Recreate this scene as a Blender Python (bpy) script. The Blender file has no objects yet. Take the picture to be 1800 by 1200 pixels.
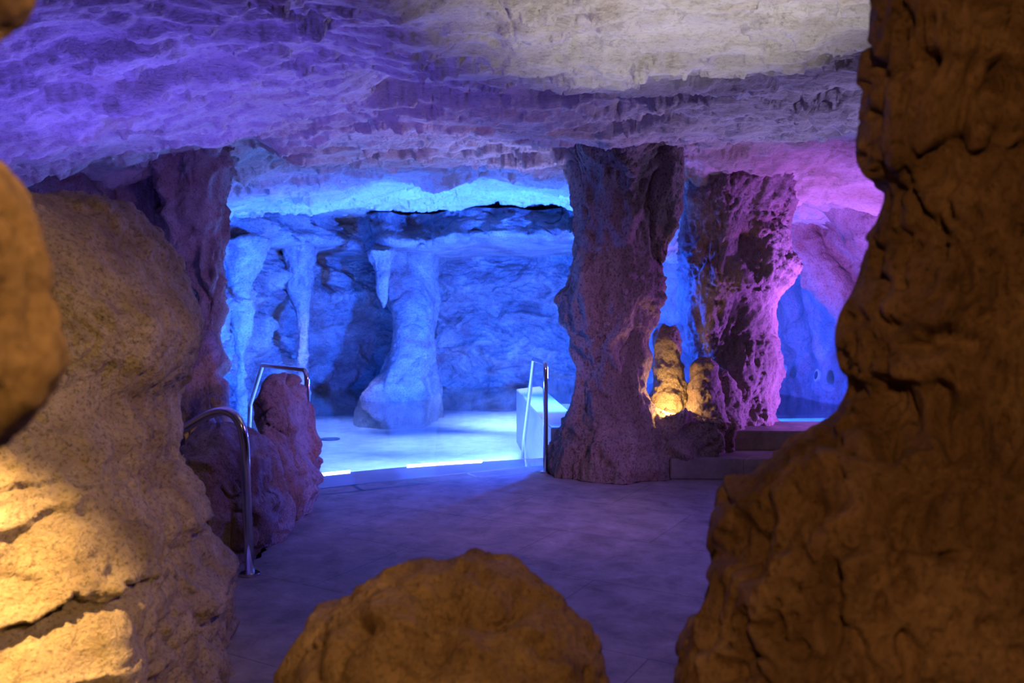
import bpy, bmesh, math, random
import numpy as np
from mathutils import Vector, Matrix

C = bpy.context.scene.collection
SC = bpy.context.scene
random.seed(7)

# ------------------------------------------------------------------ camera
F = 1500.0                      # focal length in pixels of an 1800 px wide frame
CAMH = 1.41
PITCH = math.atan(60.0 / F)
cd = bpy.data.cameras.new('camera'); cam = bpy.data.objects.new('camera', cd); C.objects.link(cam)
cd.sensor_width = 36.0; cd.lens = 36.0 * F / 1800.0
cam.location = (0, 0, CAMH); cam.rotation_euler = (math.pi / 2 - PITCH, 0, 0)
cd.clip_start = 0.05; cd.clip_end = 100
cd.dof.use_dof = True; cd.dof.focus_distance = 6.2; cd.dof.aperture_fstop = 3.0
SC.camera = cam

# ------------------------------------------------------------------ world, exposure
w = bpy.data.worlds.new('world'); SC.world = w; w.use_nodes = True
w.node_tree.nodes['Background'].inputs[0].default_value = (0.35, 0.25, 0.6, 1)
w.node_tree.nodes['Background'].inputs[1].default_value = 0.002
SC.view_settings.view_transform = 'Standard'; SC.view_settings.look = 'None'
SC.view_settings.exposure = 0.4; SC.view_settings.gamma = 1.0
SC.view_settings.use_curve_mapping = False
SC.cycles.use_denoising = True
SC.cycles.max_bounces = 8; SC.cycles.diffuse_bounces = 4
SC.cycles.caustics_reflective = False; SC.cycles.caustics_refractive = False
SC.cycles.sample_clamp_indirect = 6.0

# ------------------------------------------------------------------ lights
BLUE = (0.035, 0.17, 1.0); VIOLET = (0.13, 0.09, 1.0); PINK = (0.40, 0.13, 1.0)
WARM = (1.0, 0.56, 0.17); WHITE = (0.84, 0.84, 1.0)
def aim(o, target):
    d = Vector(target) - Vector(o.location); o.rotation_euler = d.to_track_quat('-Z', 'Y').to_euler()
def spot(name, loc, target, power, col, angle=80, blend=0.8, radius=0.06):
    l = bpy.data.lights.new(name, 'SPOT'); l.energy = power; l.color = col; l.spot_size = math.radians(angle)
    l.spot_blend = blend; l.shadow_soft_size = radius
    o = bpy.data.objects.new(name, l); C.objects.link(o); o.location = loc; aim(o, target); return o
def area(name, loc, target, power, col, sx, sy):
    l = bpy.data.lights.new(name, 'AREA'); l.energy = power; l.color = col; l.shape = 'RECTANGLE'; l.size = sx; l.size_y = sy
    o = bpy.data.objects.new(name, l); C.objects.link(o); o.location = loc; aim(o, target); return o
def point(name, loc, power, col, radius=0.05):
    l = bpy.data.lights.new(name, 'POINT'); l.energy = power; l.color = col; l.shadow_soft_size = radius
    o = bpy.data.objects.new(name, l); C.objects.link(o); o.location = loc; return o

# added unseen fill spots behind the grotto's ceiling lip wash the pool floor
POOLWHITE = (0.16, 0.26, 1.0); DEEP = (0.004, 0.07, 1.0); PLUM = (0.70, 0.32, 1.0)
for x, ty, p in ((-2.3, 11.4, 1500), (-0.9, 11.4, 1700), (0.0, 11.6, 2200), (-0.1, 13.6, 4200), (0.5, 13.4, 4200), (-2.9, 13.0, 1300), (-2.2, 9.2, 2300), (-1.1, 9.0, 2600), (-0.3, 9.0, 3000)):
    spot('pool_floor_fill', (x, 12.0, 2.86 if x < -0.5 else 3.0), (x * 0.95 - 0.05, ty, -0.42), p * 0.8, POOLWHITE, 40, 0.9, 0.06)
# blue floods low behind the pillar and the corner column
spot('blue_flood_pillar', (1.15, 9.0, 0.75), (-1.7, 13.0, 1.35), 5600, (0.010, 0.085, 1.0), 140, 0.9, 0.12)
spot('blue_flood_column', (-2.95, 8.35, 0.5), (-0.7, 13.0, 1.6), 1900, DEEP, 150, 0.9, 0.12)
spot('blue_flood_cleft', (0.95, 8.15, 1.5), (1.75, 7.85, 1.3), 150, DEEP, 120, 0.9, 0.05)
spot('blue_flood_side', (1.4, 10.5, 0.7), (2.2, 8.0, 1.4), 150, DEEP, 110, 0.9, 0.1)
# added unseen blue and lilac fill for the pool edge, pillar flank and ceiling
spot('blue_fill_edge', (0.72, 8.05, 0.7), (-1.1, 7.0, 0.0), 480, DEEP, 80, 1.0, 0.06)
spot('blue_fill_flank', (-2.1, 6.9, 0.25), (0.6, 7.3, 1.4), 260, (0.03, 0.11, 1.0), 46, 1.0, 0.05)
spot('lilac_fill_ceiling', (0.75, 8.05, 0.8), (-0.3, 6.1, 2.8), 300, (0.32, 0.30, 1.0), 95, 1.0, 0.08)
spot('lilac_fill_lintel', (3.0, 6.7, 0.6), (1.7, 5.8, 2.8), 190, (0.36, 0.32, 1.0), 80, 1.0, 0.08)
# underwater lamps of the pool
area('pool_lamp_front', (-0.75, 7.85, -0.14), (-0.9, 10.0, -0.42), 200, (0.10, 0.22, 1.0), 2.4, 0.12)
area('pool_lamp_side', (0.05, 10.2, -0.14), (-2.0, 10.8, -0.42), 200, (0.10, 0.22, 1.0), 2.8, 0.12)
area('raised_pool_lamp', (2.7, 8.12, 0.12), (2.7, 9.6, -0.1), 120, (0.015, 0.10, 1.0), 2.0, 0.1)
# violet washer behind the left boulder; ledge, deck and plum spots are added fill
spot('violet_washer_boulder', (-1.95, 4.3, 1.0), (-2.0, 5.0, 2.8), 170, VIOLET, 140, 1.0, 0.15)
spot('violet_fill_ledge', (-2.3, 5.45, 0.8), (-1.75, 5.0, 2.8), 90, VIOLET, 130, 1.0, 0.1)
spot('violet_fill_deck', (2.7, 4.6, 2.2), (-0.6, 4.8, 0.0), 170, (0.12, 0.07, 1.0), 120, 1.0, 0.15)
spot('plum_fill', (1.75, 3.2, 1.6), (-0.5, 6.6, 0.85), 270, PLUM, 64, 1.0, 0.15)
# pink lamp by the steps
spot('pink_washer', (3.3, 7.35, 0.5), (2.3, 7.9, 1.0), 170, PINK, 120, 0.9, 0.06)
spot('pink_tunnel', (3.0, 7.2, 1.2), (2.9, 8.6, 2.3), 190, PINK, 140, 0.9, 0.06)
spot('blue_tunnel', (2.3, 9.3, 0.8), (3.6, 10.3, 1.2), 330, (0.03, 0.06, 1.0), 130, 0.9, 0.06)
# white ceiling washer
spot('white_ceiling_washer', (0.98, 3.4, 0.3), (0.80, 3.85, 2.85), 300, WHITE, 60, 1.0, 0.1)
# warm downlight on the tan boulder; the other warm spots are added fill
spot('warm_downlight_boulder', (-1.78, 1.86, 2.35), (-1.50, 2.38, 0.2), 1000, WARM, 32, 1.0, 0.03)
spot('warm_fill_boulder', (1.0, 0.4, 2.5), (-1.75, 2.5, 1.0), 270, (1.0, 0.60, 0.31), 44, 1.0, 0.1)
spot('warm_fill_pillar', (-0.3, -1.2, 2.4), (1.1, 1.5, 0.9), 95, (1.0, 0.49, 0.18), 66, 1.0, 0.1)
spot('warm_fill_deck_rock', (0.5, 0.5, 2.4), (-0.1, 1.9, 0.6), 38, (1.0, 0.58, 0.26), 34, 1.0, 0.06)
spot('warm_fill_edge', (0.1, 0.1, 2.2), (-0.5, 0.9, 1.3), 55, WARM, 60, 1.0, 0.05)

# ------------------------------------------------------------------ noise
def _hash(ix, iy, iz, seed):
    h = (ix.astype(np.uint32) * np.uint32(73856093)) ^ (iy.astype(np.uint32) * np.uint32(19349663)) ^ (iz.astype(np.uint32) * np.uint32(83492791)) ^ np.uint32((seed * 2654435761) & 0xffffffff)
    h ^= h >> np.uint32(15); h *= np.uint32(2246822519); h ^= h >> np.uint32(13); h *= np.uint32(3266489917); h ^= h >> np.uint32(16)
    return h
_G = np.array([[1,1,0],[-1,1,0],[1,-1,0],[-1,-1,0],[1,0,1],[-1,0,1],[1,0,-1],[-1,0,-1],[0,1,1],[0,-1,1],[0,1,-1],[0,-1,-1],[1,1,0],[-1,1,0],[0,-1,1],[0,-1,-1]], np.float32)
def noise(P, seed=0):
    with np.errstate(over='ignore'):
        fl = np.floor(P); i = fl.astype(np.int64); f = (P - fl).astype(np.float32)
        u = f * f * f * (f * (f * 6 - 15) + 10)
        out = np.zeros(len(P), np.float32)
        for dx in (0, 1):
            wx = u[:, 0] if dx else 1 - u[:, 0]
            for dy in (0, 1):
                wy = u[:, 1] if dy else 1 - u[:, 1]
                for dz in (0, 1):
                    wz = u[:, 2] if dz else 1 - u[:, 2]
                    g = _G[_hash(i[:, 0] + dx, i[:, 1] + dy, i[:, 2] + dz, seed) & np.uint32(15)]
                    d = g[:, 0] * (f[:, 0] - dx) + g[:, 1] * (f[:, 1] - dy) + g[:, 2] * (f[:, 2] - dz)
                    out += wx * wy * wz * d
    return out
def fbm(P, octv=4, seed=0, gain=0.5):
    s = np.zeros(len(P), np.float32); a = 1.0
    for k in range(octv):
        s += a * noise(P * (2.03 ** k) + 17.3 * k, seed + k); a *= gain
    return s
def sstep(a, b, x):
    t = np.clip((x - a) / (b - a), 0, 1); return t * t * (3 - 2 * t)
def rocky(P, s=1.0, stretch=(1, 1, 1), lump=0.06, mid=0.03, fine=0.012, crack=0.02, pit=0.0, seed=1):
    """displacement in metres for points P (world), feature size s"""
    Q = P * np.array(stretch, np.float32) / s
    wv = np.stack([noise(Q * 2.1, seed + 50), noise(Q * 2.1, seed + 51), noise(Q * 2.1, seed + 52)], 1) * 0.22
    W = Q + wv
    d = lump * 1.9 * fbm(W * 1.5, 2, seed)
    m = fbm(W * 3.6, 2, seed + 5, 0.45)
    d += mid * (1.3 * m + 0.9 * np.sqrt(m * m + 0.01) - 0.25)
    d += fine * 1.3 * fbm(W * 17.0, 3, seed + 9, 0.6) * (0.55 + 0.9 * sstep(-0.3, 0.5, noise(Q * 3.1, seed + 15)))
    if crack:
        c = np.abs(noise(W * 2.6, seed + 20)); g = sstep(0.0, 0.25, noise(Q * 1.9, seed + 22))
        d -= crack * np.exp(-(c / 0.035) ** 2) * g
    if pit:
        n = noise(W * 9.0, seed + 30); n2 = noise(W * 20.0, seed + 31)
        d -= pit * sstep(0.22, 0.5, n) + pit * 0.5 * sstep(0.28, 0.55, n2)
    return d.astype(np.float32)

# ------------------------------------------------------------------ pixel to point (camera ray met at depth Y)
def at(px, py, Y):
    cp, sp = math.cos(PITCH), math.sin(PITCH)
    a, b = (px - 900) / F, (600 - py) / F
    d = Vector((a, cp + b * sp, -sp + b * cp)); k = Y / d.y
    return Vector((d.x * k, Y, CAMH + d.z * k))

# ------------------------------------------------------------------ object helpers
def tag(o, label=None, cat=None, group=None, kind=None):
    if label: o['label'] = label
    if cat: o['category'] = cat
    if group: o['group'] = group
    o['kind'] = kind or 'thing'
    return o
def mesh_obj(name, V, Fc, mat, parent=None, smooth=True, origin=None):
    V = np.asarray(V, np.float32)
    me = bpy.data.meshes.new(name)
    if origin is None: origin = (0, 0, 0)
    V = V - np.array(origin, np.float32)
    if isinstance(Fc, np.ndarray):
        n, k = Fc.shape
        me.vertices.add(len(V)); me.vertices.foreach_set('co', V.ravel())
        me.loops.add(n * k); me.loops.foreach_set('vertex_index', Fc.astype(np.int32).ravel())
        me.polygons.add(n); me.polygons.foreach_set('loop_start', np.arange(0, n * k, k, dtype=np.int32))
        me.update(calc_edges=True); me.validate()
    else:
        me.from_pydata([tuple(map(float, v)) for v in V], [], Fc); me.update()
    if smooth: me.polygons.foreach_set('use_smooth', np.ones(len(me.polygons), bool))
    me.materials.append(mat)
    o = bpy.data.objects.new(name, me); C.objects.link(o); o.location = origin
    if parent:
        o.parent = parent; o.location = Vector(origin) - Vector(parent.location)
    return o
def grid_faces(nu, nv, flip=False):
    i = np.arange(nu - 1)[:, None] * nv + np.arange(nv - 1)[None, :]
    q = np.stack([i, i + nv, i + nv + 1, i + 1], -1).reshape(-1, 4)
    return q[:, ::-1].copy() if flip else q
def empty(name, loc):
    o = bpy.data.objects.new(name, None); C.objects.link(o); o.location = loc; o.empty_display_size = 0.1; return o
def bm_obj(name, bm, mat, parent=None, origin=(0, 0, 0), smooth=False):
    me = bpy.data.meshes.new(name); bmesh.ops.translate(bm, verts=bm.verts, vec=-Vector(origin))
    bm.normal_update(); bm.to_mesh(me); bm.free()
    if smooth:
        for p in me.polygons: p.use_smooth = True
    me.materials.append(mat)
    o = bpy.data.objects.new(name, me); C.objects.link(o); o.location = origin
    if parent: o.parent = parent; o.location = Vector(origin) - Vector(parent.location)
    return o
def prism(pts, z0, z1, bev=0.0):
    bm = bmesh.new()
    f = bm.faces.new([bm.verts.new((p[0], p[1], z0)) for p in pts])
    r = bmesh.ops.extrude_face_region(bm, geom=[f])
    bmesh.ops.translate(bm, verts=[v for v in r['geom'] if isinstance(v, bmesh.types.BMVert)], vec=(0, 0, z1 - z0))
    bmesh.ops.recalc_face_normals(bm, faces=bm.faces)
    if bev: bmesh.ops.bevel(bm, geom=[e for e in bm.edges], offset=bev, segments=2, affect='EDGES')
    return bm
def tube(pts, r, seg=20):
    """swept round tube through points, returns bmesh"""
    pts = [Vector(p) for p in pts]; bm = bmesh.new(); rings = []
    ref = None
    for i, p in enumerate(pts):
        t = (pts[min(i + 1, len(pts) - 1)] - pts[max(i - 1, 0)]).normalized()
        if ref is None: ref = t.orthogonal().normalized()
        ref = (ref - t * ref.dot(t)).normalized(); b = t.cross(ref)
        rings.append([bm.verts.new(p + r * (math.cos(a) * ref + math.sin(a) * b)) for a in [2 * math.pi * k / seg for k in range(seg)]])
    for a, b in zip(rings, rings[1:]):
        for k in range(seg): bm.faces.new((a[k], a[(k + 1) % seg], b[(k + 1) % seg], b[k]))
    bm.faces.new(rings[0][::-1]); bm.faces.new(rings[-1]); bmesh.ops.recalc_face_normals(bm, faces=bm.faces)
    return bm
def fillet(pts, rads, n=10):
    out = [Vector(pts[0])]
    for i in range(1, len(pts) - 1):
        p0, p, p1 = Vector(pts[i - 1]), Vector(pts[i]), Vector(pts[i + 1])
        a = (p0 - p).normalized(); b = (p1 - p).normalized(); ang = a.angle(b); t = rads[i - 1] / math.tan(ang / 2)
        A, B = p + a * t, p + b * t
        for k in range(n + 1):
            s = k / n; out.append(A * (1 - s) ** 2 + 2 * s * (1 - s) * p.lerp((A + B) / 2, 0.1) + B * s * s)
    out.append(Vector(pts[-1])); return out
def disc(loc, r, h, seg=32, bev=0.004):
    bm = bmesh.new(); bmesh.ops.create_cone(bm, cap_ends=True, segments=seg, radius1=r, radius2=r, depth=h, matrix=Matrix.Translation(Vector(loc) + Vector((0, 0, h / 2))))
    if bev: bmesh.ops.bevel(bm, geom=[e for e in bm.edges if abs(e.verts[0].co.z - e.verts[1].co.z) < 1e-6], offset=bev, segments=2, affect='EDGES')
    return bm

# ------------------------------------------------------------------ materials
def new_mat(name):
    m = bpy.data.materials.new(name); m.use_nodes = True; nt = m.node_tree
    return m, nt, nt.nodes['Principled BSDF']
def ramp(nt, fac, stops):
    r = nt.nodes.new('ShaderNodeValToRGB'); nt.links.new(fac, r.inputs[0])
    e = r.color_ramp.elements
    e[0].position, e[0].color = stops[0][0], (*stops[0][1], 1)
    e[1].position, e[1].color = stops[-1][0], (*stops[-1][1], 1)
    for p, c in stops[1:-1]:
        n = e.new(p); n.color = (*c, 1)
    return r.outputs[0]
def rock_mat(name, light, dark, stain, scale=1.0, stretch=(1, 1, 1), bump=0.5, speck=0.5, rough=0.88):
    m, nt, b = new_mat(name); L = nt.links
    tc = nt.nodes.new('ShaderNodeTexCoord'); mp = nt.nodes.new('ShaderNodeMapping')
    L.new(tc.outputs['Object'], mp.inputs[0]); mp.inputs['Scale'].default_value = stretch
    def nz(s, det=6, ro=0.6, dist=0.0):
        n = nt.nodes.new('ShaderNodeTexNoise'); L.new(mp.outputs[0], n.inputs['Vector'])
        n.inputs['Scale'].default_value = s * scale; n.inputs['Detail'].default_value = det; n.inputs['Roughness'].default_value = ro; n.inputs['Distortion'].default_value = dist
        return n.outputs['Fac']
    base = ramp(nt, nz(2.2, 8, 0.65, 0.6), [(0.3, dark), (0.5, tuple((a + c) / 2 for a, c in zip(light, dark))), (0.66, light)])
    st = ramp(nt, nz(1.3, 5, 0.6, 0.8), [(0.52, (0, 0, 0)), (0.7, (1, 1, 1))])
    mx = nt.nodes.new('ShaderNodeMix'); mx.data_type = 'RGBA'; L.new(st, mx.inputs[0]); L.new(base, mx.inputs[6]); mx.inputs[7].default_value = (*stain, 1)
    sp = ramp(nt, nz(52, 7, 0.78), [(0.37, (1 - speck,) * 3), (0.5, (1, 1, 1))])
    m2 = nt.nodes.new('ShaderNodeMix'); m2.data_type = 'RGBA'; m2.blend_type = 'MULTIPLY'; m2.inputs[0].default_value = 1
    L.new(mx.outputs[2], m2.inputs[6]); L.new(sp, m2.inputs[7])
    L.new(m2.outputs[2], b.inputs['Base Color'])
    b.inputs['Roughness'].default_value = rough; b.inputs['Specular IOR Level'].default_value = 0.25
    h1 = nz(14, 9, 0.68, 0.4); h2 = nz(70, 6, 0.7)
    ad = nt.nodes.new('ShaderNodeMath'); ad.operation = 'MULTIPLY_ADD'; L.new(h2, ad.inputs[0]); ad.inputs[1].default_value = 0.22; L.new(h1, ad.inputs[2])
    bp = nt.nodes.new('ShaderNodeBump'); bp.inputs['Strength'].default_value = bump; bp.inputs['Distance'].default_value = 0.08 / scale
    L.new(ad.outputs[0], bp.inputs['Height']); L.new(bp.outputs[0], b.inputs['Normal'])
    return m
M = {}
M['ceiling'] = rock_mat('ceiling_rock', (0.62, 0.55, 0.46), (0.42, 0.36, 0.30), (0.42, 0.33, 0.24), 1.0, (0.6, 1.3, 1.3), 0.6, 0.3)
M['grotto'] = rock_mat('grotto_rock', (0.74, 0.67, 0.58), (0.24, 0.20, 0.18), (0.36, 0.22, 0.20), 0.8, (1, 1, 1.5), 1.0, 0.6)  # strong blotch contrast in the colour stands in for grazing light
M['pillar'] = rock_mat('pillar_rock', (0.50, 0.40, 0.32), (0.28, 0.21, 0.17), (0.30, 0.17, 0.13), 1.1, (1, 1, 0.7), 1.0, 0.75)
M['tan'] = rock_mat('tan_rock', (0.64, 0.53, 0.38), (0.34, 0.26, 0.17), (0.24, 0.165, 0.105), 1.3, (1, 1, 1), 0.9, 0.6)
M['ochre'] = rock_mat('ochre_rock', (0.56, 0.37, 0.21), (0.20, 0.115, 0.055), (0.15, 0.08, 0.04), 1.6, (1, 1, 0.7), 0.85, 0.5)
M['violet'] = rock_mat('reddish_rock', (0.50, 0.40, 0.36), (0.28, 0.20, 0.18), (0.36, 0.17, 0.14), 1.2, (1, 1, 0.8), 0.85, 0.5)
def steel():
    m, nt, b = new_mat('polished_steel'); b.inputs['Metallic'].default_value = 1; b.inputs['Base Color'].default_value = (0.72, 0.73, 0.75, 1); b.inputs['Roughness'].default_value = 0.13
    return m
M['steel'] = steel()
def floor_mat():
    m, nt, b = new_mat('stone_floor'); L = nt.links
    tc = nt.nodes.new('ShaderNodeTexCoord'); mp = nt.nodes.new('ShaderNodeMapping'); L.new(tc.outputs['Object'], mp.inputs[0]); mp.inputs['Rotation'].default_value = (0, 0, 0.52)
    def nz(s, det, ro=0.6, dist=0.5):
        n = nt.nodes.new('ShaderNodeTexNoise'); L.new(mp.outputs[0], n.inputs['Vector']); n.inputs['Scale'].default_value = s; n.inputs['Detail'].default_value = det; n.inputs['Roughness'].default_value = ro; n.inputs['Distortion'].default_value = dist
        return n.outputs['Fac']
    col = ramp(nt, nz(4.5, 10, 0.72, 0.3), [(0.3, (0.13, 0.11, 0.095)), (0.7, (0.36, 0.31, 0.26))])
    br = nt.nodes.new('ShaderNodeTexBrick'); L.new(mp.outputs[0], br.inputs['Vector'])
    br.inputs['Color1'].default_value = (1, 1, 1, 1); br.inputs['Color2'].default_value = (0.9, 0.9, 0.9, 1); br.inputs['Mortar'].default_value = (0.5, 0.5, 0.5, 1)
    br.inputs['Scale'].default_value = 1.0; br.inputs['Mortar Size'].default_value = 0.003; br.inputs['Brick Width'].default_value = 1.2; br.inputs['Row Height'].default_value = 0.8; br.inputs['Mortar Smooth'].default_value = 0.2
    mx = nt.nodes.new('ShaderNodeMix'); mx.data_type = 'RGBA'; mx.blend_type = 'MULTIPLY'; mx.inputs[0].default_value = 1; L.new(col, mx.inputs[6]); L.new(br.outputs[0], mx.inputs[7])
    L.new(mx.outputs[2], b.inputs['Base Color'])
    ro = nt.nodes.new('ShaderNodeMapRange'); L.new(nz(6, 6), ro.inputs[0]); ro.inputs[3].default_value = 0.6; ro.inputs[4].default_value = 0.9; b.inputs['Specular IOR Level'].default_value = 0.3; L.new(ro.outputs[0], b.inputs['Roughness'])
    bp = nt.nodes.new('ShaderNodeBump'); bp.inputs['Strength'].default_value = 0.22; bp.inputs['Distance'].default_value = 0.02; L.new(nz(14, 9, 0.7, 0.3), bp.inputs['Height']); L.new(bp.outputs[0], b.inputs['Normal'])
    return m
M['floor'] = floor_mat()
def pooltile():
    m, nt, b = new_mat('pool_tile'); L = nt.links
    tc = nt.nodes.new('ShaderNodeTexCoord'); mp = nt.nodes.new('ShaderNodeMapping'); L.new(tc.outputs['Object'], mp.inputs[0]); mp.inputs['Rotation'].default_value = (0, 0, 0.35)
    br = nt.nodes.new('ShaderNodeTexBrick'); L.new(mp.outputs[0], br.inputs['Vector'])
    br.inputs['Color1'].default_value = (0.80, 0.79, 0.76, 1); br.inputs['Color2'].default_value = (0.70, 0.69, 0.66, 1); br.inputs['Mortar'].default_value = (0.45, 0.45, 0.45, 1)
    br.inputs['Scale'].default_value = 1.0; br.inputs['Mortar Size'].default_value = 0.006; br.inputs['Brick Width'].default_value = 1.2; br.inputs['Row Height'].default_value = 0.6
    n = nt.nodes.new('ShaderNodeTexNoise'); L.new(mp.outputs[0], n.inputs['Vector']); n.inputs['Scale'].default_value = 5; n.inputs['Detail'].default_value = 8
    c = ramp(nt, n.outputs['Fac'], [(0.3, (0.75, 0.75, 0.75)), (0.65, (1, 1, 1))])
    mx = nt.nodes.new('ShaderNodeMix'); mx.data_type = 'RGBA'; mx.blend_type = 'MULTIPLY'; mx.inputs[0].default_value = 1; L.new(br.outputs[0], mx.inputs[6]); L.new(c, mx.inputs[7])
    L.new(mx.outputs[2], b.inputs['Base Color']); b.inputs['Roughness'].default_value = 0.5
    return m
M['pool'] = pooltile()
def plain(name, col, rough=0.5, metal=0.0):
    m, nt, b = new_mat(name); n = nt.nodes.new('ShaderNodeTexNoise'); n.inputs['Scale'].default_value = 12; n.inputs['Detail'].default_value = 6
    c = ramp(nt, n.outputs['Fac'], [(0.3, tuple(x * 0.82 for x in col)), (0.7, col)]); nt.links.new(c, b.inputs['Base Color'])
    b.inputs['Roughness'].default_value = rough; b.inputs['Metallic'].default_value = metal; return m
M['trim'] = plain('pale_stone_trim', (0.42, 0.39, 0.35), 0.35)
M['dark'] = plain('dark_grille', (0.05, 0.05, 0.055), 0.4)
def emit(name, col, s):
    m, nt, b = new_mat(name); b.inputs['Base Color'].default_value = (*col, 1); b.inputs['Emission Color'].default_value = (*col, 1); b.inputs['Emission Strength'].default_value = s; return m
M['glint_white'] = emit('cool_glint_glow', (0.75, 0.87, 1.0), 8)  # glow of the added reflection strips on the pool edge
M['lamp_warm'] = emit('warm_lamp_glass', (1.0, 0.72, 0.32), 12)
def water(name, tint):
    m, nt, b = new_mat(name); nt.nodes.remove(b); L = nt.links; out = nt.nodes['Material Output']
    tr = nt.nodes.new('ShaderNodeBsdfTransparent'); tr.inputs[0].default_value = (*tint, 1)
    gl = nt.nodes.new('ShaderNodeBsdfGlossy'); gl.inputs['Roughness'].default_value = 0.02; gl.inputs[0].default_value = (1, 1, 1, 1)
    fr = nt.nodes.new('ShaderNodeFresnel'); fr.inputs[0].default_value = 1.33
    tc = nt.nodes.new('ShaderNodeTexCoord'); mp = nt.nodes.new('ShaderNodeMapping'); mp.inputs['Scale'].default_value = (0.8, 2.2, 1); L.new(tc.outputs['Object'], mp.inputs[0])
    n = nt.nodes.new('ShaderNodeTexNoise'); n.inputs['Scale'].default_value = 3.0; n.inputs['Detail'].default_value = 3; L.new(mp.outputs[0], n.inputs['Vector'])
    bp = nt.nodes.new('ShaderNodeBump'); bp.inputs['Strength'].default_value = 0.04; bp.inputs['Distance'].default_value = 0.05; L.new(n.outputs['Fac'], bp.inputs['Height'])
    L.new(bp.outputs[0], gl.inputs['Normal']); L.new(bp.outputs[0], fr.inputs['Normal'])
    mx = nt.nodes.new('ShaderNodeMixShader'); L.new(fr.outputs[0], mx.inputs[0]); L.new(tr.outputs[0], mx.inputs[1]); L.new(gl.outputs[0], mx.inputs[2])
    L.new(mx.outputs[0], out.inputs['Surface']); return m
M['water'] = water('pool_water', (0.82, 0.93, 1.0))

# ------------------------------------------------------------------ rocks: lofted outline, remeshed, roughened
def spline(t, ts, vs):
    ts = np.array(ts, float); vs = np.array(vs, float); n = len(ts)
    h = np.diff(ts); d = np.diff(vs) / h; m = np.zeros(n); m[0], m[-1] = d[0], d[-1]
    for i in range(1, n - 1): m[i] = 0 if d[i - 1] * d[i] <= 0 else 2 * d[i - 1] * d[i] / (d[i - 1] + d[i])
    k = np.clip(np.searchsorted(ts, t) - 1, 0, n - 2); s = (t - ts[k]) / h[k]
    return ((1 + 2 * s) * (1 - s) ** 2) * vs[k] + s * (1 - s) ** 2 * h[k] * m[k] + s * s * (3 - 2 * s) * vs[k + 1] + s * s * (s - 1) * h[k] * m[k + 1]
def loft(rows, Y, depth, nr=140, ns=64, sq=0.85, ydrift=None, side='both'):
    """rows (py, left px, right px) seen at depth Y; the body is depth times as deep as wide (or a fixed half depth if negative)"""
    rows = sorted(rows); py = [r[0] for r in rows]
    t = np.linspace(py[0], py[-1], nr)
    xl = spline(t, py, [r[1] for r in rows]); xr = spline(t, py, [r[2] for r in rows])
    A = np.linspace(0, 2 * np.pi, ns, endpoint=False); V = []
    ca, sa = np.cos(A), np.sin(A); ux = np.sign(ca) * np.abs(ca) ** sq; uy = np.sign(sa) * np.abs(sa) ** sq
    for i in range(nr):
        a = at(xl[i], t[i], Y); b = at(xr[i], t[i], Y); hw = max((b.x - a.x) / 2, 0.004); cx = (a.x + b.x) / 2; z = a.z; hw0 = hw
        for _ in range(5):                       # keep the outline where it is seen although the body has depth
            hd = -depth * (1 if hw0 > -depth * 0.6 else hw0 / (-depth * 0.6)) if depth < 0 else hw0 * depth
            cy = Y + (ydrift(z) if ydrift else 0)
            q = 900 + F * (cx + hw * ux) / (cy + hd * uy); il, ir = int(np.argmin(q)), int(np.argmax(q))
            yl, yr = cy + hd * uy[il], cy + hd * uy[ir]
            dl, dr = (q[il] - xl[i]) * yl / F, (q[ir] - xr[i]) * yr / F
            cx -= (dl + dr) / 2; hw = max(hw - (dr - dl) / 2, 0.004)
            z = at(0, t[i], yl if side == 'left' else yr if side == 'right' else (yl + yr) / 2).z
        V.append(np.stack([cx + hw * ux, cy + hd * uy, np.full(ns, z)], 1))
    V = np.concatenate(V); Fc = []
    for i in range(nr - 1):
        for k in range(ns):
            k2 = (k + 1) % ns; Fc.append((i * ns + k, i * ns + k2, (i + 1) * ns + k2, (i + 1) * ns + k))
    Fc.append(tuple(range(ns))[::-1]); Fc.append(tuple((nr - 1) * ns + k for k in range(ns)))
    return V, Fc
def blob(c, r, n=24):
    bm = bmesh.new(); bmesh.ops.create_uvsphere(bm, u_segments=n, v_segments=n // 2 + 4, radius=1)
    V = [(c[0] + v.co.x * r[0], c[1] + v.co.y * r[1], c[2] + v.co.z * r[2]) for v in bm.verts]; Fc = [tuple(v.index for v in f.verts) for f in bm.faces]; bm.free()
    return np.array(V), Fc
def path_tube(pts, rads, n=60, ns=28):
    pts = np.array(pts, float); ts = np.arange(len(pts)); t = np.linspace(0, len(pts) - 1, n)
    X = np.stack([spline(t, ts, pts[:, k]) for k in range(3)], 1); R = spline(t, ts, rads); V = []; ref = None
    for i in range(n):
        tg = Vector(X[min(i + 1, n - 1)] - X[max(i - 1, 0)]).normalized()
        if ref is None: ref = tg.orthogonal().normalized()
        ref = (ref - tg * ref.dot(tg)).normalized(); b = tg.cross(ref)
        for k in range(ns):
            a = 2 * math.pi * k / ns; V.append(Vector(X[i]) + float(R[i]) * (math.cos(a) * ref + math.sin(a) * b))
    Fc = [(i * ns + k, i * ns + (k + 1) % ns, (i + 1) * ns + (k + 1) % ns, (i + 1) * ns + k) for i in range(n - 1) for k in range(ns)]
    Fc.append(tuple(range(ns))[::-1]); Fc.append(tuple((n - 1) * ns + k for k in range(ns)))
    return np.array([tuple(v) for v in V]), Fc
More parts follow.
